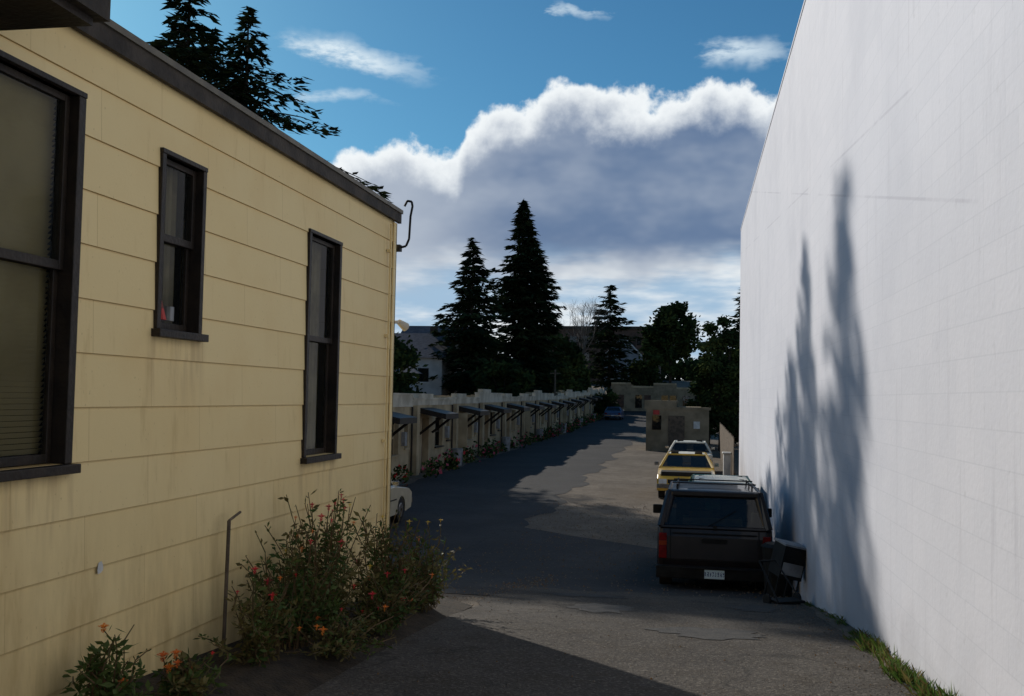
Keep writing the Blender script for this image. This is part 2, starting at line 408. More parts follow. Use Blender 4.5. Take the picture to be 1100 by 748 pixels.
mb = MB(); mb.tube((YX - .1, 5.72, 3.44), (YX - .1, 5.72, 3.56), .05, .02, 8, 0); mb.tube((YX - .1, 5.83, 3.44), (YX - .1, 5.83, 3.53), .04, .04, 8, 1)
mb.obj('ornaments', [M_signred, M_metalg], yb)
mb = MB()
mb.tube((YX + .045, 10.05, .8), (YX + .045, 10.05, 4.8), .012, n=8, mi=0)
for z in (1.4, 2.5, 3.6, 4.5): mb.box(YX + .01, YX + .05, 10.02, 10.08, z, z + .03, 0)
mb.obj('conduit', [M_yel], yb)
mb = MB()
P = [(YX + .03, 10.4, 4.60), (YX + .10, 10.42, 4.62), (YX + .13, 10.43, 4.70), (YX + .14, 10.43, 4.95), (YX + .16, 10.43, 5.06), (YX + .15, 10.43, 5.11), (YX + .10, 10.43, 5.12), (YX + .07, 10.43, 5.06)]
for p, q in zip(P, P[1:]): mb.tube(p, q, .013, n=7)
mb.box(YX - .02, YX + .05, 10.36, 10.44, 4.56, 4.63)
mb.obj('service_mast', [M_black], yb)
mb = MB(); mb.tube((YX + .0, 10.32, 3.78), (YX + .05, 10.45, 3.79), .018, .02, 8); mb.tube((YX + .04, 10.42, 3.79), (YX + .09, 10.52, 3.74), .03, .05, 12)
mb.obj('flood_lamp', [M_cream2], yb)
mb = MB(); mb.tube((-3.1, 6.35, .95), (-3.1, 6.38, 2.12), .013, n=7); mb.tube((-3.1, 6.38, 2.12), (-3.1, 6.55, 2.16), .009, n=6); mb.obj('garden_stake', [M_wood])
mb = MB(); mb.face([(YX + .016, 5.02 + .035 * math.cos(t) * r, 2.02 + .03 * math.sin(t) * r) for t, r in [(k * .7, R.uniform(.7, 1.3)) for k in range(9)]])
mb.obj('paint_daub', [M_paintw], yb)
mb = MB(); 
for i in range(40):
    y0 = -6 + i * .42
    if y0 > 10.3: break
    mb.face([(YX + .01, y0, gz(y0) + .10), (-2.6, y0, gz(y0) + .09), (-2.6, y0 + .42, gz(y0 + .42) + .09), (YX + .01, y0 + .42, gz(y0 + .42) + .10)])
    mb.face([(-2.6, y0, gz(y0) + .09), (-2.25, y0, gz(y0) + .01), (-2.25, y0 + .42, gz(y0 + .42) + .01), (-2.6, y0 + .42, gz(y0 + .42) + .09)])
mb.obj('planting_bed', [M_soil])

# ---------------------------------------------------------------- white building
wb = empty('white_building', (8, 15, 0))
mb = MB()
X = 1.6
mb.face([(X, -10, -.8), (X, 35.7, -.8), (X, 35.7, 9.0), (X, -10, 9.0)])
mb.face([(X, 35.7, -.8), (16, 35.7, -.8), (16, 35.7, 9.0), (X, 35.7, 9.0)])
mb.face([(X, -10, -.8), (16, -10, -.8), (16, -10, 9.0), (X, -10, 9.0)])
mb.face([(16, -10, -.8), (16, 35.7, -.8), (16, 35.7, 9.0), (16, -10, 9.0)])
mb.obj('walls', [M_wht], wb)
mb = MB(); mb.box(X + .02, 16, -10, 35.68, 8.6, 8.8, 1); mb.box(X - .012, X + .25, -10.03, 35.72, 9.002, 9.05, 0)
mb.obj('roof', [M_wht, M_roofing], wb)

# ---------------------------------------------------------------- cottages
def cottage(Y0, Y1, Z, par, k):
    e = empty('cottage', (-14, (Y0 + Y1) / 2, Z)); X = -10.5; L = Y1 - Y0
    d1 = Y0 + L * R.uniform(.26, .36); w1 = Y0 + L * R.uniform(.60, .66)
    ops = [(d1 - .5, d1 + .5, Z + .12, Z + 2.1), (w1 - .65, w1 + .65, Z + .9, Z + 2.1), (Y1 - .95, Y1 - .45, Z + 1.1, Z + 2.0)]
    H = Z + 2.62
    mb = MB(); wall_x(mb, X, Y0 + .01, Y1 - .01, Z - .6, H, ops, 0, .3)
    mb.face([(X, Y0 + .01, Z - .6), (-18, Y0 + .01, Z - .6), (-18, Y0 + .01, H), (X, Y0 + .01, H)])
    mb.face([(X, Y1 - .01, Z - .6), (-18, Y1 - .01, Z - .6), (-18, Y1 - .01, H), (X, Y1 - .01, H)])
    mb.box(-18, X - .2, Y0 + .02, Y1 - .02, H - .15, H - .03, 2)
    mb.box(X - .2, X + .04, Y0 + .003, Y1 - .003, H + .002, H + par, 1)
    mb.box(X - .22, X + .07, Y0 + .004, Y1 - .004, H + par + .002, H + par + .07, 1)
    mb.box(X - .21, X + .055, Y0 + L * .12, Y0 + L * .46, H + par + .072, H + par + .24, 1)
    mb.box(X + .002, X + .22, Y0 + .02, Y0 + .40, Z - .3, H - .02, 0)
    mb.box(-17.8, -15, Y0 + .2, Y1 - .2, Z - .3, H + .2, 0)
    mb.obj('walls', [M_cream, M_cream2, M_roofing], e)
    mb = MB()
    o = ops[0]; mb.box(X - .29, X - .25, o[0] + .02, o[1] - .02, o[2], o[3] - .02, 1 if k % 3 else 4)
    mb.box(X + .0, X + .5, o[0] - .15, o[1] + .15, Z - .2, Z + .12, 3)
    for o in ops[1:]:
        mb.box(X - .24, X - .22, o[0], o[1], o[2], o[3], 2)
        for yy in (o[0], (o[0] + o[1]) / 2 - .03, o[1] - .06): mb.box(X - .21, X - .16, yy + .001, yy + .059, o[2], o[3], 0)
        mb.box(X - .212, X - .162, o[0] + .06, o[1] - .06, (o[2] + o[3]) / 2 - .03, (o[2] + o[3]) / 2 + .03, 0)
        mb.box(X - .05, X + .08, o[0] - .05, o[1] + .05, o[2] - .06, o[2] - .003, 0)
    mb.obj('door_and_windows', [M_cream if k % 2 else M_brown, M_door, M_car_glass, M_beige, M_doorg], e)
    mb = MB()
    a, b = d1 - 1.05, d1 + 1.05
    n = len(mb.v)
    mb.v += [(X + .01, a, Z + 2.52), (X + .01, b, Z + 2.52), (X + 1.1, b, Z + 2.30), (X + 1.1, a, Z + 2.30), (X + .01, a, Z + 2.32), (X + .01, b, Z + 2.32), (X + 1.1, b, Z + 2.10), (X + 1.1, a, Z + 2.10)]
    for q in ((0, 1, 2, 3), (7, 6, 5, 4), (0, 3, 7, 4), (1, 5, 6, 2), (3, 2, 6, 7)): mb.f.append(tuple(n + i for i in q)); mb.m.append(0)
    for yy in (a + .1, b - .1):
        mb.tube((X + .03, yy, Z + 1.5), (X + .85, yy, Z + 2.15), .05, n=4, mi=0)
    mb.box(X + .002, X + .5, a + .02, a + .12, Z - .1, Z + 2.2, 2) if k % 3 == 0 else None
    mb.obj('porch_hood', [M_brown, M_cream2, M_cream], e)
    mb = MB()
    mb.box(X + .002, X + .14, w1 + 1.0, w1 + 1.3, Z + 1.2, Z + 1.7, 0); mb.tube((X + .08, Y1 - .2, Z - .1), (X + .08, Y1 - .2, H), .04, n=6, mi=1)
    if k % 2 == 0: mb.tube((X + .5, w1 + 1.3, Z - .05), (X + .5, w1 + 1.3, Z + .75), .22, .26, 10, 0)
    mb.obj('meter_and_downpipe', [M_metalg, M_brown], e)
Y = 25.0; k = 0
while Y < 119:
    L = 5.6 + (k % 3) * .4
    cottage(Y, Y + L, gz(Y + L / 2), .22 + (.22 if k % 3 == 1 else 0), k)
    Y += L; k += 1
def leafcloud(mb, c, rx, ry, rz, n, s, mis=(0, 1)):
    for _ in range(n):
        while True:
            p = Vector((R.uniform(-1, 1), R.uniform(-1, 1), R.uniform(-1, 1)))
            if p.length < 1: break
        q = Vector((c[0] + p.x * rx, c[1] + p.y * ry, c[2] + p.z * rz))
        a = Vector((R.gauss(0, 1), R.gauss(0, 1), R.gauss(0, 1))).normalized(); b = a.orthogonal().normalized()
        k = s * R.uniform(.6, 1.3)
        mb.face([q + a * k, q + b * k * .55, q - a * k * .8, q - b * k * .55], R.choice(mis))
mb = MB()
for _ in range(64):
    y = R.uniform(27, 114); x = -9.9 + R.uniform(-.3, .3); s = R.uniform(.2, .75)
    leafcloud(mb, (x, y, gz(y) + s * .6), s * .8, s, s * .9, 80, .10, (0, 0, 1, 1, 0, 1, 0, 2 if R.random() < .5 else 3))
mb.obj('cottage_garden_plants', [M_bush, M_leaf2, mat('pink_petals', (.6,.12,.2), (.5,.05,.1), .6), M_red])

# ---------------------------------------------------------------- far buildings and garage
e = empty('garage', (-.8, 60, 0)); mb = MB(); z = gz(58)
mb.box(-2.6, .9, 57, 63, z - .4, z + 2.35, 0); mb.box(-2.7, -.9, 56.96, 63, z + 2.352, z + 2.85, 1); mb.box(-.898, 1.0, 56.97, 63, z + 2.353, z + 2.5, 1)
mb.obj('walls', [M_beige, M_beige], e)
mb = MB(); mb.box(-2.25, -1.75, 56.95, 57, z + 1.2, z + 2.0, 0); mb.box(-1.35, -.45, 56.94, 57, z, z + 2.0, 1); mb.box(.05, .4, 56.94, 57, z + 1.3, z + 1.7, 2); mb.box(-2.2, -1.85, 56.94, 56.95, z + 2.05, z + 2.3, 3)
mb.obj('door_and_signs', [M_car_glass, M_wood, M_paintw, M_signred], e)
e = empty('courtyard_block', (-4, 125, 1)); mb = MB(); z = gz(124)
for i, (a, b, h) in enumerate(((-10, -7.6, 3.3), (-7.6, -4.8, 2.9), (-4.8, -2.0, 3.3), (-2.0, 1.5, 2.8), (1.5, 6, 3.2))):
    mb.box(a + .002, b - .002, 124, 130, z - 1.5, z + h, 0); mb.box(a, b, 123.93, 124.3, z + h + .003, z + h + .22, 1)
mb.obj('walls', [M_beige, M_cream], e)
mb = MB()
for x in (-9.2, -7, -5.9, -3.8, -2.8, -1.2, .2): mb.box(x, x + .8, 123.93, 124, z + .4, z + 2.0, R.choice((0, 0, 1)))
mb.obj('doors_and_windows', [M_car_glass, M_door], e)

def house(x0, x1, y0, y1, z0, zw, zr, wall, roofm, name='house', axis='y'):
    e = empty(name, ((x0 + x1) / 2, (y0 + y1) / 2, z0)); mb = MB()
    mb.box(x0, x1, y0, y1, z0 - 3, zw, 0)
    if axis == 'y':
        xm = (x0 + x1) / 2; o = .4
        for y in (y0, y1): mb.face([(x0, y, zw), (x1, y, zw), (xm, y, zr)], 0)
        for sx, xe in ((-1, x0), (1, x1)):
            zl = zw - o * (zr - zw) / (x1 - xm)
            mb.face([(xe + sx * o, y0 - o, zl), (xe + sx * o, y1 + o, zl), (xm, y1 + o, zr + .03), (xm, y0 - o, zr + .03)], 1)
            mb.face([(xe + sx * o, y0 - o - .01, zl), (xm, y0 - o - .01, zr + .03), (xm, y0 - o - .01, zr - .25), (xe + sx * o, y0 - o - .01, zl - .25)], 2)
    else:
        ym = (y0 + y1) / 2; o = .4
        for x in (x0, x1): mb.face([(x, y0, zw), (x, y1, zw), (x, ym, zr)], 0)
        for sy, ye in ((-1, y0), (1, y1)):
            zl = zw - o * (zr - zw) / (y1 - ym)
            mb.face([(x0 - o, ye + sy * o, zl), (x1 + o, ye + sy * o, zl), (x1 + o, ym, zr + .03), (x0 - o, ym, zr + .03)], 1)
    w = x1 - x0
    for fx in (.15, .45, .72):
        for zz in (z0 + 1.0, z0 + 3.7):
            if zz + 1.3 < zw:
                mb.box(x0 + w * fx, x0 + w * fx + 1.0, y0 - .04, y0, zz, zz + 1.25, 3)
                mb.box(x0 + w * fx - .1, x0 + w * fx + 1.1, y0 - .06, y0 - .001, zz - .12, zz - .002, 2)
    mb.box((x0 + x1) / 2 + w * .2, (x0 + x1) / 2 + w * .2 + .6, (y0 + y1) / 2, (y0 + y1) / 2 + .6, zw, zr + .7, 4)
    mb.obj('walls_and_roof', [wall, M_shing if roofm is None else roofm, M_paintw, M_car_glass, M_brownb], e)
M_blueh = mat('pale_blue_siding', (.30,.34,.38), (.24,.28,.32), .8, 1)
M_whiteh = mat('white_siding', (.5,.5,.48), (.4,.4,.38), .8, 1)
house(-13.2, -7.6, 150, 160, 5, 9.6, 12.6, M_blueh, None)
house(-30.5, -22.5, 88, 97, .5, 6.6, 8.9, M_whiteh, None, axis='x')
house(-27.5, -21.5, 68, 76, .3, 4.9, 6.6, M_blueh, None)
house(-34, -26, 112, 120, 1, 9.0, 11.3, M_brownb, None, axis='x')
house(8, 18, 120, 130, 1, 7, 10, M_whiteh, None)
e = empty('brick_apartment_block', (-15, 180, 6)); mb = MB()
mb.box(-27, -6, 175, 190, 3, 15.2, 0); mb.box(-27.2, -5.8, 174.8, 190, 15.203, 15.7, 1)
for i in range(9):
    for j in range(3):
        mb.box(-26 + i * 2.25, -24.8 + i * 2.25, 174.95, 175, 6.6 + j * 2.9, 8.1 + j * 2.9, 2)
mb.obj('walls', [M_brownb, M_fascia, M_car_glass], e)

# ---------------------------------------------------------------- trees
def conifer(name, x, y, z0, ztip, rf, zbase, seed, step=.42, card=.22, dens=10, nb=6, trunk=.3, droop=.35, mats=None, lean=0):
    r = random.Random(seed); mb = MB(); H = ztip - z0
    seg = 8
    for i in range(seg):
        a, b = i / seg, (i + 1) / seg
        mb.tube((x + lean * a, y, z0 - .3 + a * (H + .3)), (x + lean * b, y, z0 - .3 + b * (H + .3)), trunk * (1 - a) + .02, trunk * (1 - b) + .02, 7, 0, False)
    z = zbase
    while z < ztip - .1:
        t = (z - z0) / H; rad = rf(ztip - z)
        n = max(3, int(nb * (.7 + .3 * min(1, rad / 2))))
        for k in range(n):
            az = r.uniform(0, 2 * math.pi); L = rad * r.choice((r.uniform(.45, .8), r.uniform(.75, 1.08)))
            dx, dy = math.cos(az), math.sin(az); zz = z + r.uniform(-step, step) * .6; up = r.uniform(.05, .3); dr = droop * r.uniform(.6, 1.4)
            P = []
            for i in range(6):
                s = i / 5
                P.append(Vector((x + lean * t + dx * L * s, y + dy * L * s, zz + L * (up * s - dr * s * s) + .12 * L * max(0, s - .8))))
            for i in range(5): mb.tube(P[i], P[i + 1], max(.008, .016 * L * (1 - i / 5)), max(.006, .016 * L * (1 - (i + 1) / 5)), 3, 0, False)
            m = 1 if r.random() < .65 else 2
            nc = int(dens * L) + 3
            for _ in range(nc):
                s = r.random() ** .75; i = min(4, int(s * 5)); p = P[i].lerp(P[i + 1], s * 5 - i)
                side = r.uniform(-1, 1) * (.10 + .26 * L * math.sin(math.pi * min(1, s * .85 + .12)) )
                side = max(-1.1, min(1.1, side))
                p = p + Vector((-dy * side, dx * side, -abs(side) * .3 + r.uniform(-.12, .06) * (1 + .15 * L)))
                c = card * r.uniform(.6, 1.4)
                o = Vector((dx + -dy * (1 if side > 0 else -1) * .7 + r.uniform(-.4, .4), dy + dx * (1 if side > 0 else -1) * .7 + r.uniform(-.4, .4), r.uniform(-.7, .15))).normalized()
                w = o.cross(Vector((r.uniform(-1, 1), r.uniform(-1, 1), 1.2))).normalized()
                mb.face([p - o * c * .7, p + w * c * .33, p + o * c * 1.3, p - w * c * .33], m)
        z += step * (.6 + .4 * min(1, rad / 2)) * r.uniform(.8, 1.2)
    return mb.obj(name, mats or [M_bark, M_needle, M_needle2])

def broadleaf(name, x, y, z0, ztop, rx, seed, clumps=45, per=170, leaf=.16, trunk=.25, base=.3, mats=None, rzf=1.):
    r = random.Random(seed); mb = MB(); H = ztop - z0; zc = z0 + H * (base + (1 - base) / 2); rz = H * (1 - base) / 2
    mb.tube((x, y, z0 - .3), (x, y, zc), trunk, trunk * .5, 8, 0)
    for i in range(clumps):
        v = Vector((r.gauss(0, 1), r.gauss(0, 1), r.gauss(0, 1))).normalized() * r.uniform(.35, .95)
        c = Vector((x + v.x * rx, y + v.y * rx, zc + v.z * rz)); cr = r.uniform(.16, .32) * rx
        mb.tube((x, y, zc - rz * .6), c, .05, .02, 4, 0, False)
        m = 1 if r.random() < .5 else 2
        for _ in range(per):
            q = Vector((r.gauss(0, .55), r.gauss(0, .55), r.gauss(0, .45))) * cr + c
            a = Vector((r.gauss(0, 1), r.gauss(0, 1), r.gauss(0, .6))).normalized(); b = a.orthogonal().normalized(); k = leaf * r.uniform(.6, 1.3)
            mb.face([q + a * k, q + b * k * .6, q - a * k, q - b * k * .6], m)
    return mb.obj(name, mats or [M_bark, M_leaf, M_leaf2])

# conifers behind the yellow building (their shadow falls on the white wall)
conifer('conifer_tree', -21.4, 38.7, 0, 21.6, lambda d: .25 + min(6.0, .26 * d + .06 * d * d), 5.5, 11, .38, .24, 16, 7, .38, .36)
conifer('conifer_tree', -19.2, 39.8, 0, 19.7, lambda d: .22 + min(6.2, .42 * d + .10 * d * d), 5, 23, .38, .24, 16, 6, .36, .40)
conifer('conifer_tree', -26.2, 50, 0, 22.9, lambda d: .3 + min(6.0, .55 * d + .06 * d * d), 7, 27, .46, .28, 12, 7, .36, .34)
# central pair
conifer('spruce_tree', -17.3, 100, .6, 23.4, lambda d: .15 + min(3.4, .36 * d + .006 * d * d), 2, 31, .38, .38, 15, 9, .4, .25)
conifer('spruce_tree', -16.0, 101.5, .6, 18.5, lambda d: .3 + min(2.5, .45 * d), 2, 32, .42, .38, 13, 8, .3, .25)
conifer('spruce_tree', -20.3, 90, .5, 17.6, lambda d: .2 + min(3.7, .46 * d), 1.5, 33, .38, .36, 14, 8, .35, .2)
conifer('pine_tree', -11.6, 140, 3, 18.9, lambda d: .3 + min(4.0, .8 * d ** .8), 5, 35, .6, .42, 12, 7, .25, .15)
conifer('spruce_tree', 3.4, 66, 0, 10.6, lambda d: .2 + min(2.0, .4 * d), .5, 36, .3, .26, 15, 8, .2, .25)
broadleaf('broadleaf_tree', -2.9, 130, 2, 15.6, 3.4, 41, 60, 160, .32)
broadleaf('broadleaf_tree', 1.6, 59, -.1, 8.6, 1.7, 42, 50, 220, .14, .15, .05)
broadleaf('broadleaf_tree', 1.0, 66, -.1, 7.6, 1.3, 48, 36, 200, .14, .15, .05)
broadleaf('broadleaf_tree', -19.5, 62, .1, 5.8, 2.0, 43, 40, 140, .2, .15, .1)
broadleaf('broadleaf_tree', -25.4, 82, .3, 7.8, 2.6, 44, 45, 150, .25, .15, .1)
broadleaf('broadleaf_tree', -16.0, 84, .3, 6.6, 2.4, 45, 40, 150, .25, .15, .1)
broadleaf('broadleaf_tree', -18.5, 135, 3, 10.8, 4.2, 46, 50, 150, .37, .25, .1)
broadleaf('broadleaf_tree', -9.2, 108, .9, 4.2, 1.5, 47, 30, 130, .16, .1, .05)
broadleaf('broadleaf_tree', -7.0, 143, 3.4, 8.5, 2.6, 49, 36, 140, .3, .1, .05)
broadleaf('broadleaf_tree', -14.5, 120, 1, 7.5, 2.6, 52, 40, 140, .3, .1, .05)
mb = MB(); r = random.Random(5)
for _ in range(90):
    x = r.uniform(-130, 110); y = r.uniform(200, 250); h = r.uniform(4, 9)
    for k in range(3):
        cx, cz, cr = x + r.uniform(-3, 3), 6.5 + h * r.uniform(.3, .8), r.uniform(2, 4)
        for _ in range(50):
            q = Vector((cx + r.gauss(0, .5) * cr, y + r.gauss(0, .5) * cr, cz + r.gauss(0, .45) * cr)); a = Vector((r.gauss(0, 1), r.gauss(0, 1), r.gauss(0, 1))).normalized(); b = a.orthogonal()
            mb.face([q + a * .8, q + b * .6, q - a * .8, q - b * .6], r.choice((0, 1)))
mb.obj('distant_trees', [M_leaf2, M_needle])
mb = MB(); r = random.Random(3)
def branch(p, d, L, rad, dep):
    q = p + d * L; mb.tube(p, q, rad, rad * .65, 5 if dep > 2 else 3, 0, False)
    if dep == 0: return
    for _ in range(3 if dep > 1 else 4):
        nd = (d + Vector((r.gauss(0, .42), r.gauss(0, .42), r.gauss(.12, .2)))).normalized()
        branch(p.lerp(q, r.uniform(.65, 1)), nd, L * r.uniform(.62, .85), rad * .6, dep - 1)
branch(Vector((-15.7, 135, 2.5)), Vector((0, 0, 1)), 4.9, .18, 6)
mb.obj('bare_birch_tree', [M_barkg])

# ---------------------------------------------------------------- garden shrubs by the yellow wall
def shrub(name, x, y, h, spread, stems, leaves, ls, seed, flowers=(), mats_leaf=(0, 0, 1), fl=6, z=None):
    r = random.Random(seed); mb = MB(); z = gz(y) + .08 if z is None else z
    for _ in range(stems):
        az = r.uniform(0, 6.283); tall = r.random() < .2; hh = h * (r.uniform(.8, 1.0) if tall else r.uniform(.3, .82)); sp = spread * r.uniform(.1, .8 if tall else 1.1)
        b = Vector((x + r.uniform(-.2, .2) * spread, y + r.uniform(-.3, .3) * spread, z)); P = []
        ex, ey = math.cos(az) * sp * .55, math.sin(az) * sp
        for i in range(7):
            s = i / 6
            P.append(b + Vector((ex * s ** 1.4, ey * s ** 1.4, hh * (s - .12 * s * s * sp / h))) + Vector((r.gauss(0, .014), r.gauss(0, .014), 0)))
        for p in P: p.x = max(p.x, YX + .04)
        for p, q in zip(P, P[1:]): mb.tube(p, q, .0045, .003, 3, 2, False)
        lm = r.choice(mats_leaf)
        for _ in range(int(leaves * (.6 if tall else 1))):
            s = .1 + .9 * r.random() ** (1.1 if tall else .8); i = min(5, int(s * 6)); p = P[i].lerp(P[i + 1], s * 6 - i)
            a = Vector((r.gauss(0, 1), r.gauss(0, 1), r.gauss(.2, .6))).normalized(); w = a.cross(Vector((r.gauss(0, 1), r.gauss(0, 1), 1))).normalized()
            k = ls * r.uniform(.5, 1.4); p = p + a * .012
            if p.x < YX + .03: continue
            mid = p + a * k * .55
            mb.face([p, mid + w * k * .2, p + a * k, mid - w * k * .2], lm)
        if flowers and r.random() < (fl * 2.2 if tall else fl * .6):
            m = r.choice(flowers); c = P[-1] + Vector((0, 0, .01)); fr = r.uniform(.016, .036)
            for j in range(6):
                t = j * 1.047; t2 = t + .8
                mb.face([c, c + Vector((math.cos(t), math.sin(t), .35)) * fr, c + Vector((math.cos(t2), math.sin(t2), .35)) * fr], m)
                mb.face([c - Vector((0, 0, .008)), c + Vector((0, math.cos(t), math.sin(t))) * fr * .9, c + Vector((.004, math.cos(t2), math.sin(t2))) * fr * .9], m)
    return mb.obj(name, [M_bush, M_bush2, M_stem, M_red, M_or, M_yl])
shrub('flowering_shrub', -2.80, 7.35, 1.14, .60, 80, 44, .055, 1, (3, 3, 5), (0, 0, 0, 1), .16)
shrub('flowering_shrub', -2.78, 6.75, .92, .55, 56, 36, .05, 2, (3, 4), (0, 0, 1), .16)
shrub('flowering_shrub', -2.60, 8.25, .98, .64, 80, 40, .05, 3, (4, 5, 3), (0, 0, 1), .14)
shrub('flowering_shrub', -2.50, 9.25, .84, .60, 74, 38, .05, 4, (5, 5, 4), (0, 1), .16)
shrub('flowering_shrub', -2.75, 6.15, .62, .45, 40, 34, .05, 6, (4, 3), (0, 0, 1), .14)
shrub('rose_shrub', -2.95, 4.75, .44, .28, 34, 30, .055, 5, (3, 4), (0, 0, 0), .04)
shrub('rose_shrub', -2.72, 5.15, .26, .4, 40, 26, .05, 8, (4, 3), (0, 0, 1), .08)
shrub('rose_shrub', -2.45, 7.8, .42, .7, 80, 32, .045, 9, (4, 3), (0, 1, 1), .08)
shrub('rose_shrub', -2.40, 6.7, .26, .6, 60, 26, .04, 15, (4, 3), (0, 1, 1), .05)
mb = MB(); r = random.Random(12)
cl = [(r.gauss(8.9, .35), .16) for _ in range(9)] + [(r.gauss(7.1, .45), .13) for _ in range(18)] + [(r.uniform(6, 14), .06) for _ in range(16)] + [(r.gauss(6.45, .15), .16) for _ in range(8)]
for y, hm in cl:
    x = 1.57 - abs(r.gauss(0, .07)); z = gz(y); hh = r.uniform(.4, 1) * hm
    for _ in range(34):
        a = r.uniform(0, 6.28); s = r.uniform(.3, 1) * .09; h = hh * r.uniform(.4, 1.1); bx, by = x + r.gauss(0, .035), y + r.gauss(0, .07)
        if bx > 1.585: bx = 1.57
        tx = min(1.59, bx + math.cos(a) * s); w = .003
        mb.face([(bx - w, by - w, z), (bx + w, by + w, z), ((bx + tx) / 2 + w, by + math.sin(a) * s * .4, z + h * .7), (tx, by + math.sin(a) * s, z + h)], r.choice((0, 0, 1)))
mb.obj('wall_weeds', [leafmat('grass_blades', (.06,.12,.02), (.13,.19,.035), .3, 5), M_bush2])

# ---------------------------------------------------------------- vehicles (local: rear at y=0, front +y)
def inset_profile(pts, d):
    ymin = min(p[0] for p in pts); ymax = max(p[0] for p in pts); zmax = max(p[1] for p in pts)
    out = []
    for y, z in pts:
        f = (y - ymin) / (ymax - ymin) * 2 - 1
        out.append((y - d * f * abs(f) ** 3, z - d * .7 * max(0, (z - .55) / (zmax - .55))))
    return out
def vehicle(name, loc, yaw, pitch, W, L, top, wheels, wr, gh, paint, roofp, rear=True, kind='sedan', zb=.26):
    e = empty(name, loc, (pitch, 0, yaw))
    arch = wr + .06; prof = list(top)
    prof.append((L - .05, zb + .05))
    for wy in sorted(wheels, reverse=True):
        for i in range(9):
            t = math.pi * i / 8; prof.append((wy + arch * math.cos(t), max(zb, wr + arch * math.sin(t)) if 0 < i < 8 else zb))
    prof.append((.05, zb + .05))
    mb = MB(); st = [(-W / 2, .07), (-W / 2 + .025, .03), (-W / 2 + .09, 0), (W / 2 - .09, 0), (W / 2 - .025, .03), (W / 2, .07)]
    n = len(prof)
    for x, d in st:
        for y, z in inset_profile(prof, d): mb.v.append((x, y, z))
    for s in range(5):
        for i in range(n):
            j = (i + 1) % n; mb.f.append((s * n + i, s * n + j, (s + 1) * n + j, (s + 1) * n + i)); mb.m.append(0)
    mb.f.append(tuple(range(n))); mb.m.append(0); mb.f.append(tuple(5 * n + i for i in reversed(range(n)))); mb.m.append(0)
    mb.obj('body', [paint], e, world=False, bevel=.012)
    yb0, yb1, yt0, yt1, zb_, zr, ins = gh
    w0, w1 = W / 2 - .05, W / 2 - ins
    B = [Vector((-w0, yb0, zb_)), Vector((w0, yb0, zb_)), Vector((w0, yb1, zb_)), Vector((-w0, yb1, zb_))]
    T = [Vector((-w1, yt0, zr - .05)), Vector((w1, yt0, zr - .05)), Vector((w1, yt1, zr - .05)), Vector((-w1, yt1, zr - .05))]
    mb = MB()
    for i in range(4): mb.face([B[i], B[(i + 1) % 4], T[(i + 1) % 4], T[i]])
    mb.obj('windows', [M_car_glass], e, world=False)
    mb = MB(); pw = .045 if kind == 'sedan' else .06
    for i in range(4): mb.tube(B[i], T[i], pw, pw * .9, 6, 0)
    ks = (.36, .68) if kind == 'suv' else (.5,)
    for sx in (0, 1):
        for k in ks:
            p = (B[0 if sx == 0 else 1]).lerp(B[3 if sx == 0 else 2], k); q = (T[0 if sx == 0 else 1]).lerp(T[3 if sx == 0 else 2], k)
            mb.tube(p, q, .04, .035, 4, 0)
    for i in range(4): mb.tube(T[i], T[(i + 1) % 4], .035, .035, 6, 0)
    for i in range(4): mb.tube(B[i], B[(i + 1) % 4], .03, .03, 6, 0)
    mb.obj('pillars', [paint], e, world=False)
    mb = MB(); xs = (-w1, -w1 * .6, 0, w1 * .6, w1); yy = (yt0 - .01, yt0 + .25, (yt0 + yt1) / 2, yt1 - .3, yt1 + .01)
    hh = [[zr - .04 + .04 * (1 - (abs(x) / w1) ** 3) * (1 if 0 < j < 4 else .25) for x in xs] for j in range(5)]
    for j in range(4):
        for i in range(4): mb.face([(xs[i], yy[j], hh[j][i]), (xs[i + 1], yy[j], hh[j][i + 1]), (xs[i + 1], yy[j + 1], hh[j + 1][i + 1]), (xs[i], yy[j + 1], hh[j + 1][i])])
    mb.obj('roof_panel', [roofp], e, world=False, smooth=True)
    mb = MB(); mb.box(-W / 2 + .12, W / 2 - .12, .15, L - .15, zb + .03, zb_ - .05, 0)
    for sy in (.33, .66):
        for sx in (-.38, .38):
            yq = lin(yb0, yb1, sy); mb.box(sx - .24, sx + .24, yq, yq + .12, zb_ - .1, zb_ + .32, 0)
            mb.box(sx - .12, sx + .12, yq + .01, yq + .09, zb_ + .33, zb_ + .46, 0)
    mb.obj('interior', [M_dark], e, world=False)
    mb = MB()
    for wy in wheels:
        for sx in (-1, 1):
            x1 = sx * (W / 2 - .02); x0 = sx * (W / 2 - .22)
            mb.tube((x0, wy, wr), (x1, wy, wr), wr, wr, 24, 0); mb.tube((x1 - sx * .005, wy, wr), (x1 + sx * .012, wy, wr), wr * .6, wr * .52, 16, 1); mb.tube((x1, wy, wr), (x1 + sx * .022, wy, wr), wr * .16, wr * .14, 10, 0)
    mb.obj('wheels', [M_tire, M_rim], e, world=False, bevel=.012)
    return e
W = 1.80
suv = vehicle('suv', (.36, 16.3, gz(17.4) - .03), math.radians(0), math.radians(-1.2), W, 4.3,
              [(-.0, .42), (-.02, .6), (.0, .95), (.05, 1.12), (3.0, 1.12), (3.2, 1.06), (4.1, .98), (4.27, .85), (4.3, .5)],
              (.85, 3.45), .36, (.03, 3.0, .22, 2.45, 1.10, 1.70, .18), M_suv, M_suv, kind='suv', zb=.34)
def suvp(name, mb, mats, bev=0): mb.obj(name, mats, suv, world=False, bevel=bev)
mb = MB(); mb.box(-.91, .91, -.17, .0, .31, .50, 0); mb.box(-.5, .5, -.2, -.171, .47, .495, 0); suvp('rear_bumper', mb, [M_black], .03)
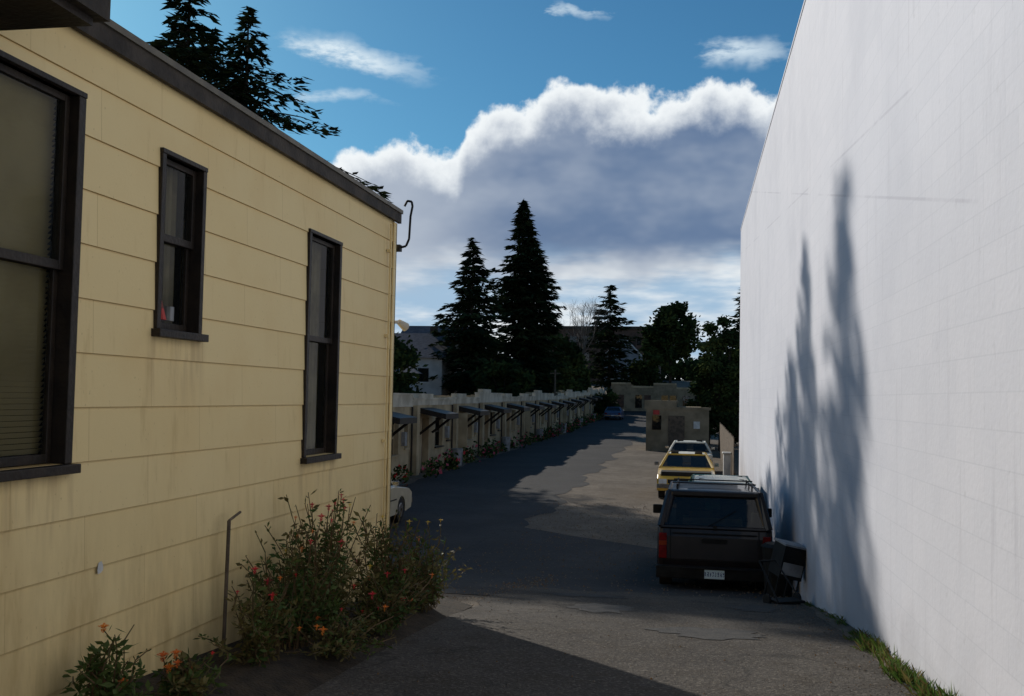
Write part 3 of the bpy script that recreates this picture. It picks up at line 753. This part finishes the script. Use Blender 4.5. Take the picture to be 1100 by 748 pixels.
mb = MB(); mb.box(-.155, .155, -.185, -.172, .33, .465, 0); suvp('licence_plate', mb, [M_plate])
mb = MB()
for sx in (-1, 1):
    a, b = sorted((sx * .75, sx * .875)); mb.box(a, b, -.035, .04, .60, .80, 0); mb.box(a, b, -.033, .04, .803, .88, 1); mb.box(a, b, -.034, .04, .883, 1.0, 0)
suvp('tail_lamps', mb, [M_tail, M_amber], .008)
mb = MB(); mb.box(-.68, .68, -.028, -.0, .57, .585, 0); mb.box(-.2, .2, -.04, -.005, .86, .93, 0); mb.box(-.66, .66, -.022, .0, 1.0, 1.015, 0)
mb.tube((-.1, .02, 1.12), (.35, .12, 1.38), .008, n=5, mi=0); mb.box(-.02, .04, -.02, .05, 1.08, 1.14, 0)
for x in (-.69, .69): mb.box(x - .006, x + .006, -.024, .0, .56, 1.08, 0)
suvp('hatch_trim', mb, [M_black])
mb = MB(); mb.tube((-.79, .1, 1.14), (-.67, .21, 1.64), .07, .06, 6); mb.tube((.79, .1, 1.14), (.67, .21, 1.64), .07, .06, 6); mb.box(-.69, .69, .14, .24, 1.58, 1.67)
suvp('hatch_frame', mb, [M_suv], .02)
mb = MB()
for sx in (-1, 1):
    mb.tube((sx * .6, .35, 1.75), (sx * .6, 2.2, 1.75), .015, n=6)
    for y in (.4, 1.3, 2.15): mb.tube((sx * .6, y, 1.66), (sx * .6, y, 1.75), .013, n=5)
for y in (.7, 1.7): mb.box(-.68, .68, y - .025, y + .025, 1.755, 1.775)
suvp('roof_rack', mb, [M_black])
mb = MB()
for sx in (-1, 1):
    a, b = sorted((sx * .89, sx * 1.06)); mb.box(a, b, 2.25, 2.33, 1.10, 1.26); 
suvp('door_mirrors', mb, [M_black], .02)
mb = MB(); mb.tube((.55, -.12, .28), (.55, .4, .3), .03, n=8); mb.box(-.5, .5, .1, .6, .3, .4, 0); suvp('exhaust', mb, [M_black])
mb = MB(); mb.box(-.5, .45, .35, .8, 1.05, 1.22, 0); mb.box(-.4, .1, .45, .75, 1.22, 1.33, 1); suvp('cargo', mb, [M_curtain, M_door])

def sedan(name, loc, yaw, paint, roofp, W=1.75, L=4.6, pitch=0, wagon=False):
    top = [(0, .5), (.0, .72), (.06, .9), (.95, .95), (3.1, .95), (3.3, .93), (4.35, .80), (L, .68), (L, .48)]
    gh = (.65, 3.25, 1.15, 2.55, .93, 1.36, .27) if not wagon else (.12, 3.25, .4, 2.55, .93, 1.4, .25)
    e = vehicle(name, loc, yaw, pitch, W, L, top, (.95, 3.65), .31, gh, paint, roofp)
    mb = MB()
    for y0, y1 in ((-.1, -.005), (L + .005, L + .1)): mb.box(-W / 2, W / 2, y0, y1, .40, .52, 0)
    mb.box(-.55, .55, L + .001, L + .02, .54, .66, 3)
    for sx in (-1, 1):
        a, b = sorted((sx * .58, sx * .82)); mb.box(a, b, L, L + .03, .53, .67, 1); mb.box(a, b, -.03, .01, .58, .74, 2)
        a, b = sorted((sx * (W / 2 + .0), sx * (W / 2 + .14))); mb.box(a, b, 2.85, 2.93, .98, 1.08, 0)
        a, b = sorted((sx * (W / 2 - .002), sx * (W / 2 + .012))); mb.box(a, b, 1.4, 3.2, .60, .63, 3); mb.box(a, b, 1.9, 2.05, .80, .83, 0)
        mb.box(a, b - .005, 2.0 + .2, 2.215, .4, .88, 3)
    mb.box(-.16, .16, -.115, -.101, .42, .5, 4); mb.box(-.16, .16, L + .101, L + .112, .42, .5, 4)
    mb.obj('bumpers_and_lamps', [M_chrome, M_lampw, M_tail, M_black, M_paintw], e, world=False, bevel=.008)
    return e
sedan('parked_car', (.66, 22.0, gz(24)), 0, M_green, M_whiteroof, wagon=True)
sedan('parked_car', (-.18, 35.4, gz(33)), math.pi, M_yelcar, M_whiteroof)
sedan('parked_car', (-.1, 39.5, gz(41)), 0, M_whiteroof, M_whiteroof)
sedan('parked_car', (-7.95, 20.3, gz(22.5) + .02), 0, M_creamcar, M_creamcar)
sedan('parked_car', (-8.2, 104, gz(105)), 0, M_bluecar, M_bluecar)

# ---------------------------------------------------------------- odds and ends by the wall
e = empty('discarded_cabinet', (1.24, 14.9, gz(14.9)), (math.radians(4), math.radians(12), math.radians(18)))
mb = MB(); mb.box(-.17, .17, -.2, .2, .35, .80, 0); mb.box(-.19, .19, -.22, .22, .803, .83, 1); mb.box(-.15, .15, -.206, -.2, .4, .57, 1); mb.box(-.15, .15, -.206, -.2, .59, .76, 0)
for x in (-.15, .15):
    for y in (-.17, .17): mb.tube((x, y, 0), (x, y, .35), .015, n=5, mi=0)
mb.obj('cabinet', [M_black, M_metalg], e, world=False)
e = empty('handcart', (1.15, 13.8, gz(13.8)), (0, 0, .5)); mb = MB()
mb.tube((-.2, -.3, .08), (-.05, .4, .5), .012, n=6); mb.tube((.15, -.3, .08), (.2, .4, .5), .012, n=6); mb.tube((-.05, .4, .5), (.2, .4, .5), .012, n=6)
mb.box(-.2, .2, -.3, -.05, .06, .09); mb.tube((-.26, -.1, .08), (-.23, -.1, .08), .08, n=14); mb.tube((.2, -.1, .08), (.23, -.1, .08), .08, n=14); mb.tube((-.5, -.5, .02), (.3, -.6, .03), .012, n=5)
mb.obj('frame', [M_black], e, world=False)
e = empty('rubbish_bin', (1.3, 15.7, gz(15.7))); mb = MB(); mb.tube((0, 0, 0), (0, 0, .75), .2, .25, 14); mb.tube((0, 0, .752), (0, 0, .8), .27, .2, 14); mb.obj('bin', [M_black], e, world=False)
e = empty('board_fence', (1.6, 40, 0)); mb = MB(); y = 35.9
while y < 54:
    h = 1.75 + R.uniform(-.05, .05); mb.box(1.42, 1.445, y, y + .13, gz(y) - .05, gz(y) + h, 0); y += .145
mb.box(1.45, 1.5, 35.9, 54, .4, .48, 0); mb.box(1.45, 1.5, 35.9, 54, 1.4, 1.48, 0)
mb.obj('boards', [M_wood], e)
e = empty('utility_cabinet', (1.2, 37.5, 0)); mb = MB(); mb.box(1.12, 1.38, 37.2, 37.7, gz(37), gz(37) + 1.1, 0); mb.box(1.08, 1.4, 37.15, 37.75, gz(37) + 1.103, gz(37) + 1.17, 0); mb.obj('housing', [M_paintw], e, bevel=.02)
e = empty('utility_pole', (-13.2, 96, .5)); mb = MB(); mb.tube((0, 0, -1), (0, 0, 5.2), .12, .09, 8); mb.box(-.5, .5, -.05, .05, 4.8, 4.9); mb.obj('pole', [M_wood], e, world=False)

# ---------------------------------------------------------------- light
az = math.radians(-40); el = math.radians(24)
sd = Vector((math.sin(az) * math.cos(el), math.cos(az) * math.cos(el), math.sin(el)))
l = bpy.data.lights.new('sun', 'SUN'); l.energy = 3.7; l.angle = math.radians(.6); l.color = (1, .93, .83)
lo = bpy.data.objects.new('sun', l); lo.rotation_euler = sd.to_track_quat('Z', 'Y').to_euler(); lo.location = (0, 0, 40); S.collection.objects.link(lo)
w = bpy.data.worlds.new('World'); S.world = w; w.use_nodes = True; nt = w.node_tree
try: w.cycles.sampling_method = 'MANUAL'; w.cycles.sample_map_resolution = 512
except Exception: pass
bg = nt.nodes['Background']; bg.inputs[1].default_value = .1
sky = nt.nodes.new('ShaderNodeTexSky'); sky.sky_type = 'NISHITA'; sky.sun_disc = False
sky.sun_elevation = el; sky.sun_rotation = az % (2 * math.pi); sky.air_density = 1.0; sky.dust_density = .3; sky.ozone_density = 1.5
tc = nt.nodes.new('ShaderNodeTexCoord').outputs['Generated']
sp = nt.nodes.new('ShaderNodeSeparateXYZ'); nt.links.new(tc, sp.inputs[0])
A = mth(nt, 'ARCTAN2', sp.outputs[0], sp.outputs[1]); Z = sp.outputs[2]
cu = nt.nodes.new('ShaderNodeFloatCurve'); c = cu.mapping.curves[0]
pts = [(-.6,.20),(-.454,.215),(-.347,.238),(-.292,.246),(-.243,.240),(-.228,.268),(-.171,.285),(-.134,.306),(-.087,.292),(-.041,.302),(.031,.312),(.084,.300),(.21,.27),(.6,.22)]
PP = [((a + .6) / 1.2, z * 2) for a, z in pts]
c.points[0].location = PP[0]; c.points[1].location = PP[-1]
for p in PP[1:-1]: c.points.new(*p)
cu.mapping.update()
nt.links.new(ramp(nt, A, -.6, .6, False), cu.inputs['Value'])
Hh = mth(nt, 'MULTIPLY', cu.outputs[0], .5)
n1 = noi(nt, tc, 10, 3, .5); n2 = noi(nt, tc, 24, 5, .6)
d = mth(nt, 'SUBTRACT', Hh, Z)
d = mth(nt, 'ADD', d, mth(nt, 'MULTIPLY', mth(nt, 'SUBTRACT', n1, .5), .07))
d2 = mth(nt, 'ADD', d, mth(nt, 'MULTIPLY', mth(nt, 'SUBTRACT', n2, .5), .055))
mask = ramp(nt, d2, -.001, .010)
g = ramp(nt, mth(nt, 'ADD', d, mth(nt, 'MULTIPLY', mth(nt, 'SUBTRACT', n2, .5), .06)), .006, .05)
gm = ramp(nt, A, -.30, -.16, True, .68, 1.)
n3 = noi(nt, tc, 6, 4, .6, (1, 1, 1.8))
gn = ramp(nt, n3, .40, .72, True, 1.0, .8)
gg = mth(nt, 'MULTIPLY', mth(nt, 'MULTIPLY', g, gm), gn)
col = mixc(nt, gg, (9.0, 9.4, 9.6), (1.35, 2.05, 3.4))
st = noi(nt, tc, 5, 5, .6, (1, 1, 5))
lowc = mixc(nt, ramp(nt, st, .38, .62), (3.6, 5.2, 6.9), (8.4, 8.8, 9.0))
lowf = ramp(nt, mth(nt, 'ADD', Z, mth(nt, 'MULTIPLY', mth(nt, 'SUBTRACT', n3, .5), .10)), .155, .105)
col = mixc(nt, lowf, col, lowc)
# warp for ragged wisps
wn = noi(nt, tc, 14, 4, .6); wn2 = noi(nt, tc, 20, 5, .65, (1, 1, 3))
wz = mth(nt, 'MULTIPLY', mth(nt, 'SUBTRACT', wn, .5), .035); wa = mth(nt, 'MULTIPLY', mth(nt, 'SUBTRACT', wn2, .5), .12)
def ell(a0, z0, ra, rz, sl, s):
    da = mth(nt, 'ADD', mth(nt, 'SUBTRACT', A, a0), wa); dz = mth(nt, 'ADD', mth(nt, 'SUBTRACT', mth(nt, 'SUBTRACT', Z, z0), mth(nt, 'MULTIPLY', da, sl)), wz)
    q = mth(nt, 'ADD', mth(nt, 'POWER', mth(nt, 'ABSOLUTE', mth(nt, 'DIVIDE', da, ra)), 2), mth(nt, 'POWER', mth(nt, 'ABSOLUTE', mth(nt, 'DIVIDE', dz, rz)), 2))
    v = mth(nt, 'SUBTRACT', 1, q, clamp=True)
    return mth(nt, 'MULTIPLY', mth(nt, 'MULTIPLY', v, v), s)
wv = mth(nt, 'ADD', mth(nt, 'ADD', ell(-.345, .322, .09, .017, -.20, 1.2), ell(-.36, .283, .05, .009, 0, .7)), mth(nt, 'ADD', ell(-.115, .365, .03, .007, -.2, .6), ell(.05, .325, .06, .014, .1, .9)))
wf = mth(nt, 'MULTIPLY', wv, ramp(nt, wn2, .30, .60, True, .35, 1.), clamp=True)
skc = mixc(nt, 1.0, sky.outputs[0], (.25, .56, .72), 'MULTIPLY')
skc = mixc(nt, wf, skc, (7, 8.2, 9))
nt.links.new(mixc(nt, mask, skc, col), bg.inputs[0])

# ---------------------------------------------------------------- camera
cam = bpy.data.cameras.new('camera'); co = bpy.data.objects.new('camera', cam); S.collection.objects.link(co)
cam.sensor_width = 36; cam.lens = 35; cam.clip_end = 4000; cam.clip_start = .05
co.matrix_world = Matrix.Translation((0, 0, 3.0)) @ Matrix.Rotation(math.radians(10.34), 4, 'Z') @ Matrix.Rotation(math.radians(92.8), 4, 'X') @ Matrix.Rotation(math.radians(1.1), 4, 'Z')
S.camera = co
